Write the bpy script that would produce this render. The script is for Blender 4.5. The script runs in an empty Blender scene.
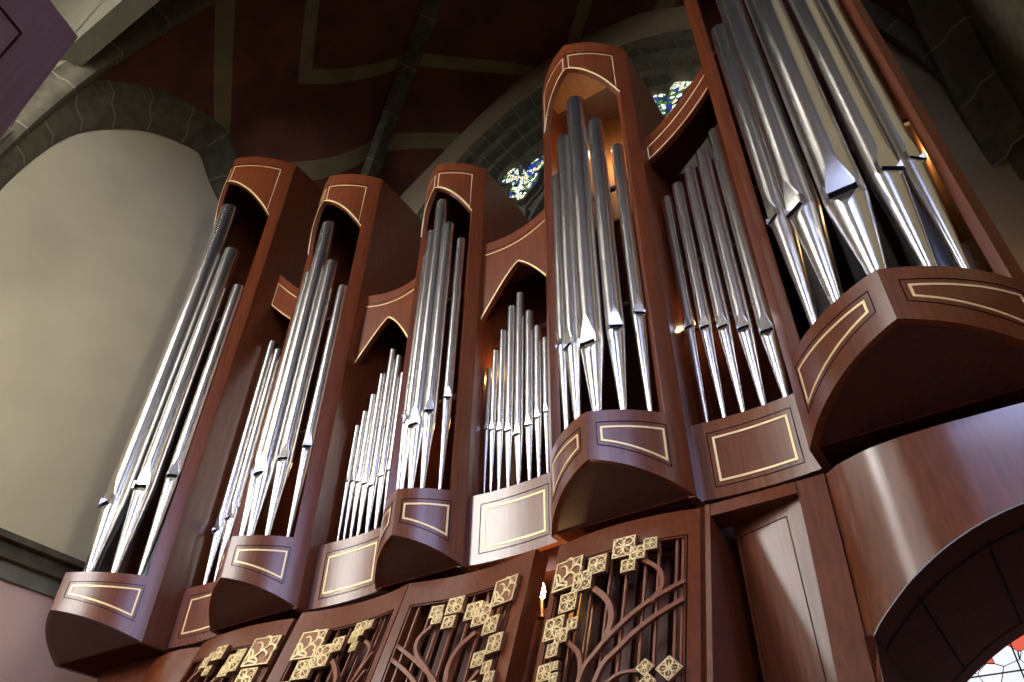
import bpy, math, random
from mathutils import Vector
random.seed(7)
PI = math.pi
S = 2.0                      # organ units -> metres ; z=0 of the organ is the sill the pipes stand on
Z0 = 5.0
def W(x, y, z): return Vector((x*S, y*S, z*S + Z0))

# ------------------------------------------------------------------ camera, world, exposure
sc = bpy.context.scene
cd = bpy.data.cameras.new('camera'); cam = bpy.data.objects.new('camera', cd)
sc.collection.objects.link(cam); sc.camera = cam
F_PX, YAW, PITCH, ROLL = 764.06, 0.5949, 0.7069, 0.0187
cd.sensor_fit = 'HORIZONTAL'; cd.sensor_width = 36.0; cd.lens = F_PX/1024*36.0
cd.clip_start = 0.05; cd.clip_end = 200
fwd = Vector((-math.sin(YAW)*math.cos(PITCH), math.cos(YAW)*math.cos(PITCH), math.sin(PITCH)))
rt = Vector((math.cos(YAW), math.sin(YAW), 0)); up = rt.cross(fwd)
R_ = math.cos(ROLL)*rt + math.sin(ROLL)*up
U_ = -math.sin(ROLL)*rt + math.cos(ROLL)*up
from mathutils import Matrix
M3 = Matrix((R_, U_, -fwd)).transposed()
CAM = W(2.1104, -2.1815, -1.7044)
cam.matrix_world = Matrix.Translation(CAM) @ M3.to_4x4()

wd = bpy.data.worlds.new('world'); sc.world = wd; wd.use_nodes = True
wd.node_tree.nodes['Background'].inputs[0].default_value = (.6, .7, .9, 1)
wd.node_tree.nodes['Background'].inputs[1].default_value = 0.03
sc.view_settings.view_transform = 'Standard'; sc.view_settings.look = 'None'
sc.view_settings.gamma = 1.0; sc.view_settings.use_curve_mapping = False
sc.view_settings.exposure = 0.0
WIN = 17.0                    # glow of the unseen nave windows, placed and sized for glare on the organ

# ------------------------------------------------------------------ materials
def new_mat(name):
    m = bpy.data.materials.new(name); m.use_nodes = True
    return m, m.node_tree.nodes, m.node_tree.links, m.node_tree.nodes['Principled BSDF']
def setp(b, **k):
    for n, v in k.items():
        n = n.replace('_', ' ')
        if n in b.inputs: b.inputs[n].default_value = v
def ramp(N, stops):
    r = N.new('ShaderNodeValToRGB'); e = r.color_ramp.elements
    while len(e) < len(stops): e.new(0.5)
    for k, (p, c) in enumerate(stops): e[k].position = p; e[k].color = (*c, 1)
    return r
def coords(N, L, scale, kind='Object'):
    t = N.new('ShaderNodeNewGeometry'); mp = N.new('ShaderNodeMapping')
    L.new(t.outputs['Position'], mp.inputs[0]); mp.inputs['Scale'].default_value = scale
    return mp
def wood(name, c0, c1, rough=.34, coat=.25, scale=(14, 14, .9)):
    m, N, L, b = new_mat(name)
    mp = coords(N, L, scale)
    n = N.new('ShaderNodeTexNoise'); n.inputs['Scale'].default_value = 2.2; n.inputs['Detail'].default_value = 7
    L.new(mp.outputs[0], n.inputs[0])
    r = ramp(N, [(.3, c0), (.72, c1)]); L.new(n.outputs[0], r.inputs[0]); L.new(r.outputs[0], b.inputs['Base Color'])
    bp = N.new('ShaderNodeBump'); bp.inputs['Strength'].default_value = .04; L.new(n.outputs[0], bp.inputs['Height']); L.new(bp.outputs[0], b.inputs['Normal'])
    setp(b, Roughness=rough, Coat_Weight=coat, Coat_Roughness=.22)
    return m
def plain(name, c, rough=.5, metal=0.0, noise=0.0, nscale=3, bump=0.0, **k):
    m, N, L, b = new_mat(name)
    setp(b, Base_Color=(*c, 1), Roughness=rough, Metallic=metal, **k)
    if noise or bump:
        mp = coords(N, L, (1, 1, 1)); n = N.new('ShaderNodeTexNoise'); n.inputs['Scale'].default_value = nscale; n.inputs['Detail'].default_value = 8
        L.new(mp.outputs[0], n.inputs[0])
        r = ramp(N, [(.3, tuple(v*(1-noise) for v in c)), (.7, tuple(min(1, v*(1+noise)) for v in c))])
        L.new(n.outputs[0], r.inputs[0]); L.new(r.outputs[0], b.inputs['Base Color'])
        if bump:
            bp = N.new('ShaderNodeBump'); bp.inputs['Strength'].default_value = bump; L.new(n.outputs[0], bp.inputs['Height']); L.new(bp.outputs[0], b.inputs['Normal'])
    return m
M = {}
M['wood'] = wood('mahogany', (.098, .022, .0065), (.168, .040, .0110), .3, .3)
M['wood_panel'] = wood('mahogany_polished_panel', (.112, .026, .0070), (.190, .046, .0120), .27, .85)
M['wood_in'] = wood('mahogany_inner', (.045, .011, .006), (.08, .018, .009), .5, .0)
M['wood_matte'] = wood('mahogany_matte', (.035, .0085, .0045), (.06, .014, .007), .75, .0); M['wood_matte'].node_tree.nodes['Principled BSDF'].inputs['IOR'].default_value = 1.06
M['oak'] = wood('pale_inner_board', (.24, .10, .035), (.33, .15, .05), .55, .0)
M['groove'] = plain('groove_black', (.012, .005, .004), .8, IOR=1.06)  # dark raised strips stand in for the shade in panel grooves
M['inlay'] = plain('gold_inlay', (.92, .70, .34), .38, .2)
M['gilt'] = plain('gilding', (1.0, .78, .40), .3, .2, .08, 30)
M['gilt_dark'] = plain('gilding_recess', (.27, .115, .05), .36, .1)
M['stem'] = wood('stem_wood', (.20, .07, .035), (.27, .10, .05), .35, .2)
M['metal'] = plain('pipe_tin', (.66, .635, .605), .25, 1.0)
M['metal_dull'] = plain('inner_pipe_zinc', (.30, .33, .36), .38, .9)
M['dark'] = plain('mouth_black', (.006, .006, .007), .8, IOR=1.05)
M['plaster'] = plain('cream_plaster', (.58, .51, .325), .9, 0, .06, 1.4, .05)
M['pink'] = plain('pink_plaster', (.78, .55, .45), .9, 0, .05, 1.4)
M['hall'] = plain('hall_plaster', (.26, .22, .14), .9, 0, .05, 1)
M['stone'] = plain('grey_green_stone', (.085, .072, .042), .85, 0, .35, 5, .3)
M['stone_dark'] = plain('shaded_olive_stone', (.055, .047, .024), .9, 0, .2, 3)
M['stone_lt'] = plain('pale_stone', (.20, .19, .14), .85, 0, .15, 4, .15)
M['mortar'] = plain('mortar', (.20, .17, .11), .9)
M['plaster_back'] = plain('brown_cream_plaster', (.27, .20, .115), .9, 0, .08, 1.2)
M['tile'] = plain('floor_stone', (.32, .27, .22), .5, 0, .2, 3)
M['brass'] = plain('brass', (.75, .5, .2), .3, 1.0)
M['lead'] = plain('window_lead', (.03, .03, .03), .6)
def vault_mat():
    m, N, L, b = new_mat('painted_vault')
    g = N.new('ShaderNodeNewGeometry'); sp = N.new('ShaderNodeSeparateXYZ'); L.new(g.outputs['Position'], sp.inputs[0])
    def mth(op, a, c=None):
        n = N.new('ShaderNodeMath'); n.operation = op
        for k, v in enumerate((a, c)):
            if v is None: continue
            if isinstance(v, (int, float)): n.inputs[k].default_value = v
            else: L.new(v, n.inputs[k])
        return n.outputs[0]
    ax = mth('ABSOLUTE', sp.outputs[0]); ay = mth('ABSOLUTE', sp.outputs[1])
    e = mth('ADD', ax, ay)                    # painted bands, concentric round the crown
    b1 = mth('LESS_THAN', mth('ABSOLUTE', mth('SUBTRACT', e, 5.75)), .20)
    b2 = mth('LESS_THAN', mth('ABSOLUTE', mth('SUBTRACT', e, 3.75)), .17)
    bands = mth('MAXIMUM', b1, b2)
    mp = coords(N, L, (1, 1, 1)); n = N.new('ShaderNodeTexNoise'); n.inputs['Scale'].default_value = 1.6; n.inputs['Detail'].default_value = 9
    L.new(mp.outputs[0], n.inputs[0])
    r = ramp(N, [(.32, (.062, .018, .009)), (.7, (.125, .032, .016))]); L.new(n.outputs[0], r.inputs[0])
    r2 = ramp(N, [(.3, (.12, .09, .042)), (.7, (.20, .155, .07))]); L.new(n.outputs[0], r2.inputs[0])
    mx = N.new('ShaderNodeMixRGB'); L.new(bands, mx.inputs[0]); L.new(r.outputs[0], mx.inputs[1]); L.new(r2.outputs[0], mx.inputs[2])
    L.new(mx.outputs[0], b.inputs['Base Color']); setp(b, Roughness=.9)
    return m
M['vault'] = vault_mat()
def glass_mat(name, stops, scale, strength, leadw=.035):
    m, N, L, b = new_mat(name)
    mp = coords(N, L, (1, 0, 1)); v = N.new('ShaderNodeTexVoronoi'); v.inputs['Scale'].default_value = scale; L.new(mp.outputs[0], v.inputs[0])
    sx = N.new('ShaderNodeSeparateXYZ'); L.new(v.outputs['Color'], sx.inputs[0])
    r = ramp(N, stops); r.color_ramp.interpolation = 'CONSTANT'; L.new(sx.outputs[0], r.inputs[0])
    v2 = N.new('ShaderNodeTexVoronoi'); v2.feature = 'DISTANCE_TO_EDGE'; v2.inputs['Scale'].default_value = scale; L.new(mp.outputs[0], v2.inputs[0])
    gt = N.new('ShaderNodeMath'); gt.operation = 'GREATER_THAN'; gt.inputs[1].default_value = leadw; L.new(v2.outputs[0], gt.inputs[0])
    mx = N.new('ShaderNodeMixRGB'); mx.inputs[1].default_value = (.01, .01, .012, 1); L.new(gt.outputs[0], mx.inputs[0]); L.new(r.outputs[0], mx.inputs[2])
    L.new(mx.outputs[0], b.inputs['Emission Color']); b.inputs['Emission Strength'].default_value = strength
    L.new(mx.outputs[0], b.inputs['Base Color']); setp(b, Roughness=.2)
    return m
M['glass_hi'] = glass_mat('stained_glass_tracery', [(0, (.75, .85, .62)), (.30, (.02, .05, .30)), (.45, (.85, .70, .45)), (.60, (.06, .16, .05)), (.74, (.8, .85, .75)), (.90, (.02, .03, .05))], 11, 1.15, .07)
M['glass_lo'] = glass_mat('stained_glass_low', [(0, (.85, .9, 1.0)), (.5, (.95, .97, 1.0)), (.72, (.75, .12, .08)), (.82, (.95, .45, .2)), (.9, (.75, .8, 1.0))], 5.5, 1.05, .015)
def emis(name, c, s):
    m, N, L, b = new_mat(name); setp(b, Base_Color=(*c, 1)); b.inputs['Emission Color'].default_value = (*c, 1); b.inputs['Emission Strength'].default_value = s
    return m
M['day'] = emis('daylight_glazing', (1.0, .98, .94), WIN*1.15)
M['day_high'] = emis('clerestory_glazing', (1.0, .96, .89), WIN*.8)  # unseen high row, added to put glare on the lower panels
M['day_blue'] = emis('blue_sky_glazing', (.50, .58, 1.0), WIN*.95)
M['bulb'] = emis('warm_bulb', (1.0, .72, .32), 60)

# ------------------------------------------------------------------ mesh helpers (organ units)
class MB:
    def __init__(s): s.v = []; s.f = []; s.m = []
    def add(s, pts, faces, mi=0):
        o = len(s.v); s.v += [tuple(p) for p in pts]
        for f in faces: s.f.append(tuple(i+o for i in f)); s.m.append(mi)
    def hexa(s, p, mi=0):   # 8 points: 4 lower loop, 4 upper loop
        s.add(p, [(3, 2, 1, 0), (4, 5, 6, 7), (0, 1, 5, 4), (1, 2, 6, 5), (2, 3, 7, 6), (3, 0, 4, 7)], mi)
    def box(s, x0, x1, y0, y1, z0, z1, mi=0):
        s.hexa([(x0, y0, z0), (x1, y0, z0), (x1, y1, z0), (x0, y1, z0), (x0, y0, z1), (x1, y0, z1), (x1, y1, z1), (x0, y1, z1)], mi)
    def grid(s, G, closed_u=False, mi=0):
        nu, nv = len(G), len(G[0]); pts = [p for r in G for p in r]; fs = []
        for i in range(nu if closed_u else nu-1):
            for j in range(nv-1):
                a = i*nv+j; b = ((i+1) % nu)*nv+j; fs.append((a, b, b+1, a+1))
        s.add(pts, fs, mi)
    def slab(s, A, B, mi=0):  # two matching grids closed into a solid
        nu, nv = len(A), len(A[0])
        pts = [p for r in A for p in r] + [p for r in B for p in r]; n = nu*nv; fs = []
        for i in range(nu-1):
            for j in range(nv-1):
                a = i*nv+j; b = (i+1)*nv+j
                fs.append((a, b, b+1, a+1)); fs.append((n+a+1, n+b+1, n+b, n+a))
        for i in range(nu-1):
            a = i*nv; b = (i+1)*nv; fs.append((a, a+n, b+n, b)); a += nv-1; b += nv-1; fs.append((a, b, b+n, a+n))
        for j in range(nv-1):
            a = j; fs.append((a, a+1, a+1+n, a+n)); a = (nu-1)*nv+j; fs.append((a+1, a, a+n, a+1+n))
        s.add(pts, fs, mi)
def obj(name, mb, mats, parent=None, smooth=True, angle=32, world=False, origin=None):
    me = bpy.data.meshes.new(name)
    pw = parent.get('_w') if parent is not None else None
    off = Vector(pw) if pw is not None else (Vector(origin) if origin is not None else Vector((0, 0, 0)))
    vs = [(Vector(v) if world else W(*v)) - off for v in mb.v]
    me.from_pydata([tuple(v) for v in vs], [], mb.f)
    if not isinstance(mats, (list, tuple)): mats = [mats]
    for m in mats: me.materials.append(M[m] if isinstance(m, str) else m)
    me.polygons.foreach_set('material_index', mb.m)
    if smooth:
        me.polygons.foreach_set('use_smooth', [True]*len(me.polygons))
        me.set_sharp_from_angle(angle=math.radians(angle))
    me.update()
    import bmesh
    b = bmesh.new(); b.from_mesh(me); bmesh.ops.remove_doubles(b, verts=b.verts, dist=1e-6); bmesh.ops.recalc_face_normals(b, faces=b.faces); b.to_mesh(me); b.free()
    o = bpy.data.objects.new(name, me); sc.collection.objects.link(o)
    if parent is not None: o.parent = parent; o['_w'] = tuple(off)
    elif origin is not None: o.location = off; o['_w'] = tuple(off)
    else: o['_w'] = (0, 0, 0)
    return o
def thing(name, label, cat, at, group=None):
    o = bpy.data.objects.new(name, None); sc.collection.objects.link(o); o.empty_display_size = .1
    p = W(*at); o.location = p; o['_w'] = tuple(p); o['label'] = label; o['category'] = cat
    if group: o['group'] = group
    return o
def tag(o, label, cat, group=None, kind=None):
    o['label'] = label; o['category'] = cat
    if group: o['group'] = group
    if kind: o['kind'] = kind
    return o
def struct(name, mb, mats, **k):
    o = obj(name, mb, mats, **k); o['kind'] = 'structure'; return o
def lin(a, b, n): return [a+(b-a)*i/(n-1) for i in range(n)]

# surfaces: callables (a, z, off) -> (x, y, z); off is measured outward (towards the nave)
class TowerFace:
    """one of the two bowed faces of a pointed tower; a runs 0 (ridge) .. 1 (outer end)"""
    def __init__(s, xc, side, w, e, yr, sag=.085):
        s.xc, s.side = xc, side
        cx, cy = w, e-yr; L = math.hypot(cx, cy); n = (cy/L, -cx/L); sg = sag*L; R = (L*L/4+sg*sg)/(2*sg)
        s.c = (cx/2-n[0]*(R-sg), yr+cy/2-n[1]*(R-sg)); s.R = R
        s.t0 = math.atan2(yr-s.c[1], -s.c[0]); s.t1 = math.atan2(e-s.c[1], w-s.c[0]); s.len = R*abs(s.t1-s.t0)
    def nrm(s, a):
        t = s.t0+(s.t1-s.t0)*a; return (s.side*math.cos(t), math.sin(t))
    def __call__(s, a, z, off=0.0):
        t = s.t0+(s.t1-s.t0)*a; r = s.R+off
        x = s.c[0]+r*math.cos(t); y = s.c[1]+r*math.sin(t)
        if x < 0: x = 0.0
        return (s.xc+s.side*x, y, z)
def shell(mb, surf, a_list, zlo, zhi, t0=0.0, t1=-.035, nz=2, mi=0):
    fl = zlo if callable(zlo) else (lambda a: zlo); fh = zhi if callable(zhi) else (lambda a: zhi)
    A = [[surf(a, fl(a)+(fh(a)-fl(a))*k/(nz-1), t0) for k in range(nz)] for a in a_list]
    B = [[surf(a, fl(a)+(fh(a)-fl(a))*k/(nz-1), t1) for k in range(nz)] for a in a_list]
    mb.slab(A, B, mi)
def ribbon(mb, surf, pts, w, h, closed=True, alen=1.0, sub=8, base=-.004, mi=0, taper=None):
    """raised band of width w along pts=(a,z) on a surface; alen converts a to length"""
    P = [(a*alen, z) for a, z in pts]; n = len(P)
    def nd(p, q):
        dx, dy = q[0]-p[0], q[1]-p[1]; l = math.hypot(dx, dy) or 1e-9; return (-dy/l, dx/l)
    O, I = [], []
    for i in range(n):
        if closed: n1 = nd(P[i-1], P[i]); n2 = nd(P[i], P[(i+1) % n])
        else:
            n1 = nd(P[i-1], P[i]) if i else nd(P[0], P[1]); n2 = nd(P[i], P[i+1]) if i < n-1 else n1
        mx, my = n1[0]+n2[0], n1[1]+n2[1]; k = mx*mx+my*my; f = 2/k if k > .15 else 2/.15
        f = min(f, 2.2)
        ww = w if taper is None else w*taper(i/(n-1))
        O.append((P[i][0]+mx*f*ww/4*1.0, P[i][1]+my*f*ww/4)); I.append((P[i][0]-mx*f*ww/4, P[i][1]-my*f*ww/4))
    rows = []
    for i in range(n if closed else n-1):
        j = (i+1) % n
        for k in range(sub):
            t = k/sub
            rows.append(((O[i][0]+(O[j][0]-O[i][0])*t, O[i][1]+(O[j][1]-O[i][1])*t), (I[i][0]+(I[j][0]-I[i][0])*t, I[i][1]+(I[j][1]-I[i][1])*t)))
    if not closed: rows.append((O[-1], I[-1]))
    G = []
    for o, i in rows:
        G.append([surf(o[0]/alen, o[1], base), surf(o[0]/alen, o[1], h), surf(i[0]/alen, i[1], h), surf(i[0]/alen, i[1], base)])
    mb.grid(G, closed_u=closed, mi=mi)
    if not closed:
        mb.add(G[0], [(0, 1, 2, 3)], mi); mb.add(G[-1], [(3, 2, 1, 0)], mi)
def curve_pts(pts, n=8):
    """Catmull-Rom through 2-D or 3-D points"""
    out = []; P = [pts[0]]+list(pts)+[pts[-1]]
    for i in range(1, len(P)-2):
        for k in range(n):
            t = k/n; q = []
            for c in range(len(pts[0])):
                a, b, d, e = P[i-1][c], P[i][c], P[i+1][c], P[i+2][c]
                q.append(.5*((2*b)+(-a+d)*t+(2*a-5*b+4*d-e)*t*t+(-a+3*b-3*d+e)*t**3))
            out.append(tuple(q))
    out.append(tuple(pts[-1])); return out
def interp(tab, x):
    if x <= tab[0][0]: return tab[0][1]
    for (a, b), (c, d) in zip(tab, tab[1:]):
        if x <= c: return b+(d-b)*(x-a)/(c-a)
    return tab[-1][1]

# ------------------------------------------------------------------ the church: chancel bay and nave
XW, YB, YF = 2.9, 1.6, -1.6          # side walls, back wall, open front of the bay
XR = 3.12
ZC, ZS = 6.2, 1.8                    # vault crown, springing
FLOOR = -Z0/S
lun = [(-1.6, 1.8), (-1.56, 2.5), (-1.49, 2.95), (-1.41, 3.27), (-1.29, 3.55), (-1.06, 3.88), (-.77, 4.16), (-.41, 4.36), (-.2, 4.41), (-.1, 4.38), (.02, 4.28), (.14, 4.13), (.4, 3.9), (.8, 3.45), (1.15, 2.9), (1.42, 2.4), (1.6, 1.8)]
bck = [(-2.9, 1.8), (-2.86, 3.0), (-2.7, 3.9), (-2.45, 4.45), (-1.97, 5.03), (-1.33, 5.47), (-.94, 5.73), (-.41, 6.0), (.3, 6.10), (1.05, 5.9), (1.54, 5.52), (2.2, 4.8), (2.72, 3.8), (2.90, 3.05), (3.02, 2.5), (3.12, 1.8)]
frt = [(x, min(z+.02, 6.12)) for x, z in bck]
def chancel(x): return 1.8+2.7*math.sqrt(max(0, 1-(x/2.95)**2))
NS = 40
def diag(sx, sy, t):     # t 0 corner .. 1 crown
    r = 1-t; return ((XR if sx > 0 else -XW)*r, sy*YB*r, ZS+(ZC-ZS)*math.sqrt(max(0, 1-r*r)))
# left and right walls
for side, nm in ((-1, 'left'), (1, 'right')):
    mb = MB(); ys = lin(-1.6, 1.6, 65)
    XS = XW if side < 0 else XR
    x0, x1 = side*XS, side*(XS+.25)
    A = [[(x0, y, .38), (x0, y, interp(lun, y)+.25)] for y in ys]; B = [[(x1, p[1], p[2]) for p in r] for r in A]
    if side > 0:
        A1 = [r for r in A if r[0][1] <= .16]; A2 = [r for r in A if r[0][1] >= .14]
        mb.slab(A1, [[(x1, p[1], p[2]) for p in r] for r in A1], 0); mb.slab(A2, [[(x1, p[1], p[2]) for p in r] for r in A2], 2)
    else: mb.slab(A, B, 0)
    mb2 = [[(x0, y, FLOOR), (x0, y, .14)] for y in ys]; mb3 = [[(x1, p[1], p[2]) for p in r] for r in mb2]
    mb.slab(mb2, mb3, 1)
    struct('wall_'+nm, mb, ['plaster', 'pink', 'stone'], smooth=False)
    mb = MB()
    for z0, z1, o in ((.14, .24, .03), (.24, .28, .075), (.28, .34, .05), (.34, .38, .10)):
        xs = sorted((side*(XS-o), side*(XS+.1)))
        mb.box(xs[0], xs[1], -1.6, 1.6, z0, z1, 1 if z0 < .2 else 0)
    struct('trim_string_'+nm, mb, ['stone', 'stone_lt'], smooth=False)
# back wall with the big arched window opening
wx, wz0, wrx, wrz = .15, 3.4, 2.12, 2.24
def warch(t, k=0.0): return (wx-(wrx-k)*math.cos(PI*t), wz0+(wrz-k)*math.sin(PI*t))
mb = MB(); n = 48
A = []; 
for i in range(n+1):
    px, pz = warch(i/n); t = i/n
    ox = -2.9+6.02*t; oz = interp(bck, ox)+.25
    if i == 0: ox, oz = -3.0, 3.4
    if i == n: ox, oz = 3.2, 3.4
    ang = PI*t; A.append([(px, YB, pz), (-3.0 if t < .12 else 3.2 if t > .88 else ox, YB, (3.4+(t/.12)*1.2) if t < .12 else (3.4+((1-t)/.12)*1.2) if t > .88 else max(oz, 4.6))])
B = [[(p[0], p[1]+.3, p[2]) for p in r] for r in A]
mb.slab(A, B)
mb.box(-3.0, wx-wrx, YB, YB+.3, FLOOR, 3.4); mb.box(wx+wrx, 3.2, YB, YB+.3, 0, 3.4); mb.box(2.95, 3.2, YB, YB+.3, FLOOR, 0)
mb.box(wx-wrx, 1.55, YB, YB+.3, FLOOR, 1.2); 
struct('wall_back', mb, 'plaster_back', smooth=False)
# window mouldings: stepped orders of voussoirs
mb = MB()
for k0, k1, y0, y1, nb in ((.0, .14, 1.62, 1.78, 30), (.14, .27, 1.70, 1.86, 26), (.27, .36, 1.80, 1.95, 26)):
    for b in range(nb):
        t0, t1 = b/nb+.001, (b+1)/nb-.001
        A = [[(warch(t, k0)[0], y, warch(t, k0)[1]) for y in (y0, y1)] for t in lin(t0, t1, 4)]
        B = [[(warch(t, k1)[0], y, warch(t, k1)[1]) for y in (y0, y1)] for t in lin(t0, t1, 4)]
        mb.slab(A, B)
    A = [[(warch(t, k0-.01)[0], y, warch(t, k0-.01)[1]) for y in (y0+.006, y1)] for t in lin(0, 1, 60)]
    B = [[(warch(t, k1-.006)[0], y, warch(t, k1-.006)[1]) for y in (y0+.006, y1)] for t in lin(0, 1, 60)]
    mb.slab(A, B, 1)
    for sgn in (-1, 1):
        xa, xb = sorted((wx+sgn*(wrx-k0), wx+sgn*(wrx-k1)))
        mb.box(xa, xb, y0, y1, 1.2, 3.4)
struct('trim_window_arch', mb, ['stone', 'mortar'], smooth=False)
# tracery plate and coloured lights
def foil(cx, cz, lobes, n=72):
    pts = []
    for i in range(n):
        th = 2*PI*i/n; dx, dz = math.cos(th), math.sin(th); best = .02
        for lx, lz, r in lobes:
            bq = lx*dx+lz*dz; c = lx*lx+lz*lz-r*r; D = bq*bq-c
            if D > 0: best = max(best, bq+math.sqrt(D))
        pts.append((cx+best*dx, cz+best*dz))
    return pts
foils = [(-.52, 4.60, [(-.16, .19, .155), (.15, .14, .155), (-.02, -.08, .20), (-.03, -.25, .08)]),
         (1.07, 4.62, [(.16, .19, .155), (-.15, .14, .155), (.02, -.08, .20), (.03, -.25, .08)]),
         (.22, 5.1, [(0, .15, .15), (.15, 0, .15), (-.15, 0, .15), (0, -.15, .15)])]
mb = MB(); A = []
for t in lin(0, 1, 41):
    x, z = warch(t, .34); A.append([(x, 1.93, 1.2), (x, 1.93, z)])
B = [[(p[0], 2.0, p[2]) for p in r] for r in A]; mb.slab(A, B)
flat = lambda a, z, off=0.0: (a, 1.93-off, z)
for cx, cz, lb in foils:
    pts = foil(cx, cz, lb); ribbon(mb, flat, pts, .05, .07, sub=1)
    big = [(cx+(x-cx)*1.28, cz+(z-cz)*1.28) for x, z in pts]; ribbon(mb, flat, big, .045, .035, sub=1)
for x in lin(-1.2, 1.5, 5): mb.box(x-.05, x+.05, 1.83, 1.95, 1.2, 4.1)
for xa, xb in zip(lin(-1.2, 1.5, 5), lin(-1.2, 1.5, 5)[1:]):
    m_ = (xa+xb)/2; ribbon(mb, flat, curve_pts([(xa, 3.6), (xa+.1, 3.95), (m_, 4.2), (xb-.1, 3.95), (xb, 3.6)], 5), .06, .08, closed=False, sub=1)
wroot = struct('window_1', mb, 'stone', smooth=False)
for cx, cz, lb in foils:
    pts = foil(cx, cz, lb); g = MB(); k = len(pts)
    g.add([(x, 1.915, z) for x, z in pts]+[(x, 1.928, z) for x, z in pts], [tuple(range(k)), tuple(range(2*k-1, k-1, -1))]+[(i, (i+1) % k, (i+1) % k+k, i+k) for i in range(k)])
    obj('stained_glass', g, 'glass_hi', wroot, smooth=False)
# low stained window seen through the arch under the right tower
mb = MB(); lx, lrx = 2.25, .62
def larch(t, k=0.0): return (lx-(lrx-k)*math.cos(PI*t), -.75+(lrx-k)*1.0*math.sin(PI*t))
A = [[(larch(t)[0], y, larch(t)[1]) for y in (1.45, 1.72)] for t in lin(0, 1, 25)]; B = [[(larch(t, .09)[0], y, larch(t, .09)[1]) for y in (1.45, 1.72)] for t in lin(0, 1, 25)]
mb.slab(A, B)
for xx in (lx-lrx, lx+lrx-.09): mb.box(xx, xx+.09, 1.45, 1.72, -2.0, -.75)
w2 = struct('window_2', mb, 'stone', smooth=False)
pl = MB(); pts = [larch(t, .09) for t in lin(0, 1, 25)]+[(lx+lrx-.09, -2.0), (lx-lrx+.09, -2.0)]; k = len(pts)
pl.add([(x, 1.56, z) for x, z in pts]+[(x, 1.575, z) for x, z in pts], [tuple(range(k)), tuple(range(2*k-1, k-1, -1))]+[(i, (i+1) % k, (i+1) % k+k, i+k) for i in range(k)])
obj('stained_glass', pl, 'glass_lo', w2, smooth=False)
pl = MB()
for zz in lin(-1.9, -.3, 9): pl.box(lx-lrx+.09, lx+lrx-.09, 1.55, 1.562, zz-.002, zz+.002)
for xx in (lx-.2, lx+.2): pl.box(xx-.003, xx+.003, 1.548, 1.565, -2, -.25)
obj('glazing_bar', pl, 'lead', w2, smooth=False)
# vault cells
def vault_cell(name, wallpt, sx, sy):
    mb = MB(); G = []
    for i in range(NS+1):
        t = i/NS; a = wallpt(t, 0); G.append([tuple(a[c]+(diag(*sx, t)[c]-a[c])*k/10 for c in range(3)) for k in range(11)])
    G2 = []
    for i in range(NS+1):
        t = i/NS; a = wallpt(t, 1); G2.append([tuple(a[c]+(diag(*sy, t)[c]-a[c])*k/10 for c in range(3)) for k in range(11)])
    G = G+G2[::-1]
    up_ = [[(p[0], p[1], p[2]+.15) for p in r] for r in G]
    mb.slab(G, up_)
    struct(name, mb, 'vault', angle=40)
def lp(side):
    def f(t, s):
        y = (-1 if s == 0 else 1)*1.6*(1-t)+(-.15)*t; return (side*(XW if side < 0 else XR), y, interp(lun, y)+.13)
    return f
vault_cell('ceiling_left', lp(-1), (-1, -1), (-1, 1)); vault_cell('ceiling_right', lp(1), (1, -1), (1, 1))
def bp_(yy, tab):
    def f(t, s):
        x = (-2.9 if s == 0 else 3.12)*(1-t)+.1*t; return (x, yy, interp(tab, x))
    return f
vault_cell('ceiling_back', bp_(YB, bck), (-1, 1), (1, 1)); vault_cell('ceiling_front', bp_(YF, frt), (-1, -1), (1, -1))
# ribs: swept roll with pale joints
def rib(name, path, r, joint=.42, down=.6):
    P = curve_pts(path, 6) if len(path) < 30 else path; P = [Vector(p) for p in P]
    mb = MB(); acc = 0; rows = []; prof = [(-1.0, .55), (-1.0, 0), (-.62, -.25), (-.45, -.8), (0, -1.1), (.45, -.8), (.62, -.25), (1.0, 0), (1.0, .55)]
    fr = []
    for i, p in enumerate(P):
        t = (P[min(i+1, len(P)-1)]-P[max(i-1, 0)]).normalized(); sd = t.cross(Vector((0, 0, 1)))
        if sd.length < .05: sd = fr[-1][1] if fr else Vector((0, 1, 0))
        sd.normalize(); u = sd.cross(t).normalized(); fr.append((p, sd, u))
    G = [[tuple(p+sd*(a*r)+u*(b*r)) for a, b in prof] for p, sd, u in fr]; mb.grid(G)
    for i in range(1, len(P)):
        acc += (P[i]-P[i-1]).length
        if acc > joint:
            acc = 0; p, sd, u = fr[i]; t = (P[i]-P[i-1]).normalized()
            G = [[tuple(p+t*dt+sd*(a*r*1.015)+u*(b*r*1.015)) for a, b in prof] for dt in (-.008, .008)]; mb.grid(G, mi=1)
    struct(name, mb, ['stone', 'mortar'], angle=50)
k = 1
for sx in (-1, 1):
    for sy in (-1, 1):
        rib('trim_rib_%d' % k, [diag(sx, sy, t*t) for t in lin(0, 1, 45)], .125); k += 1
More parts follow.
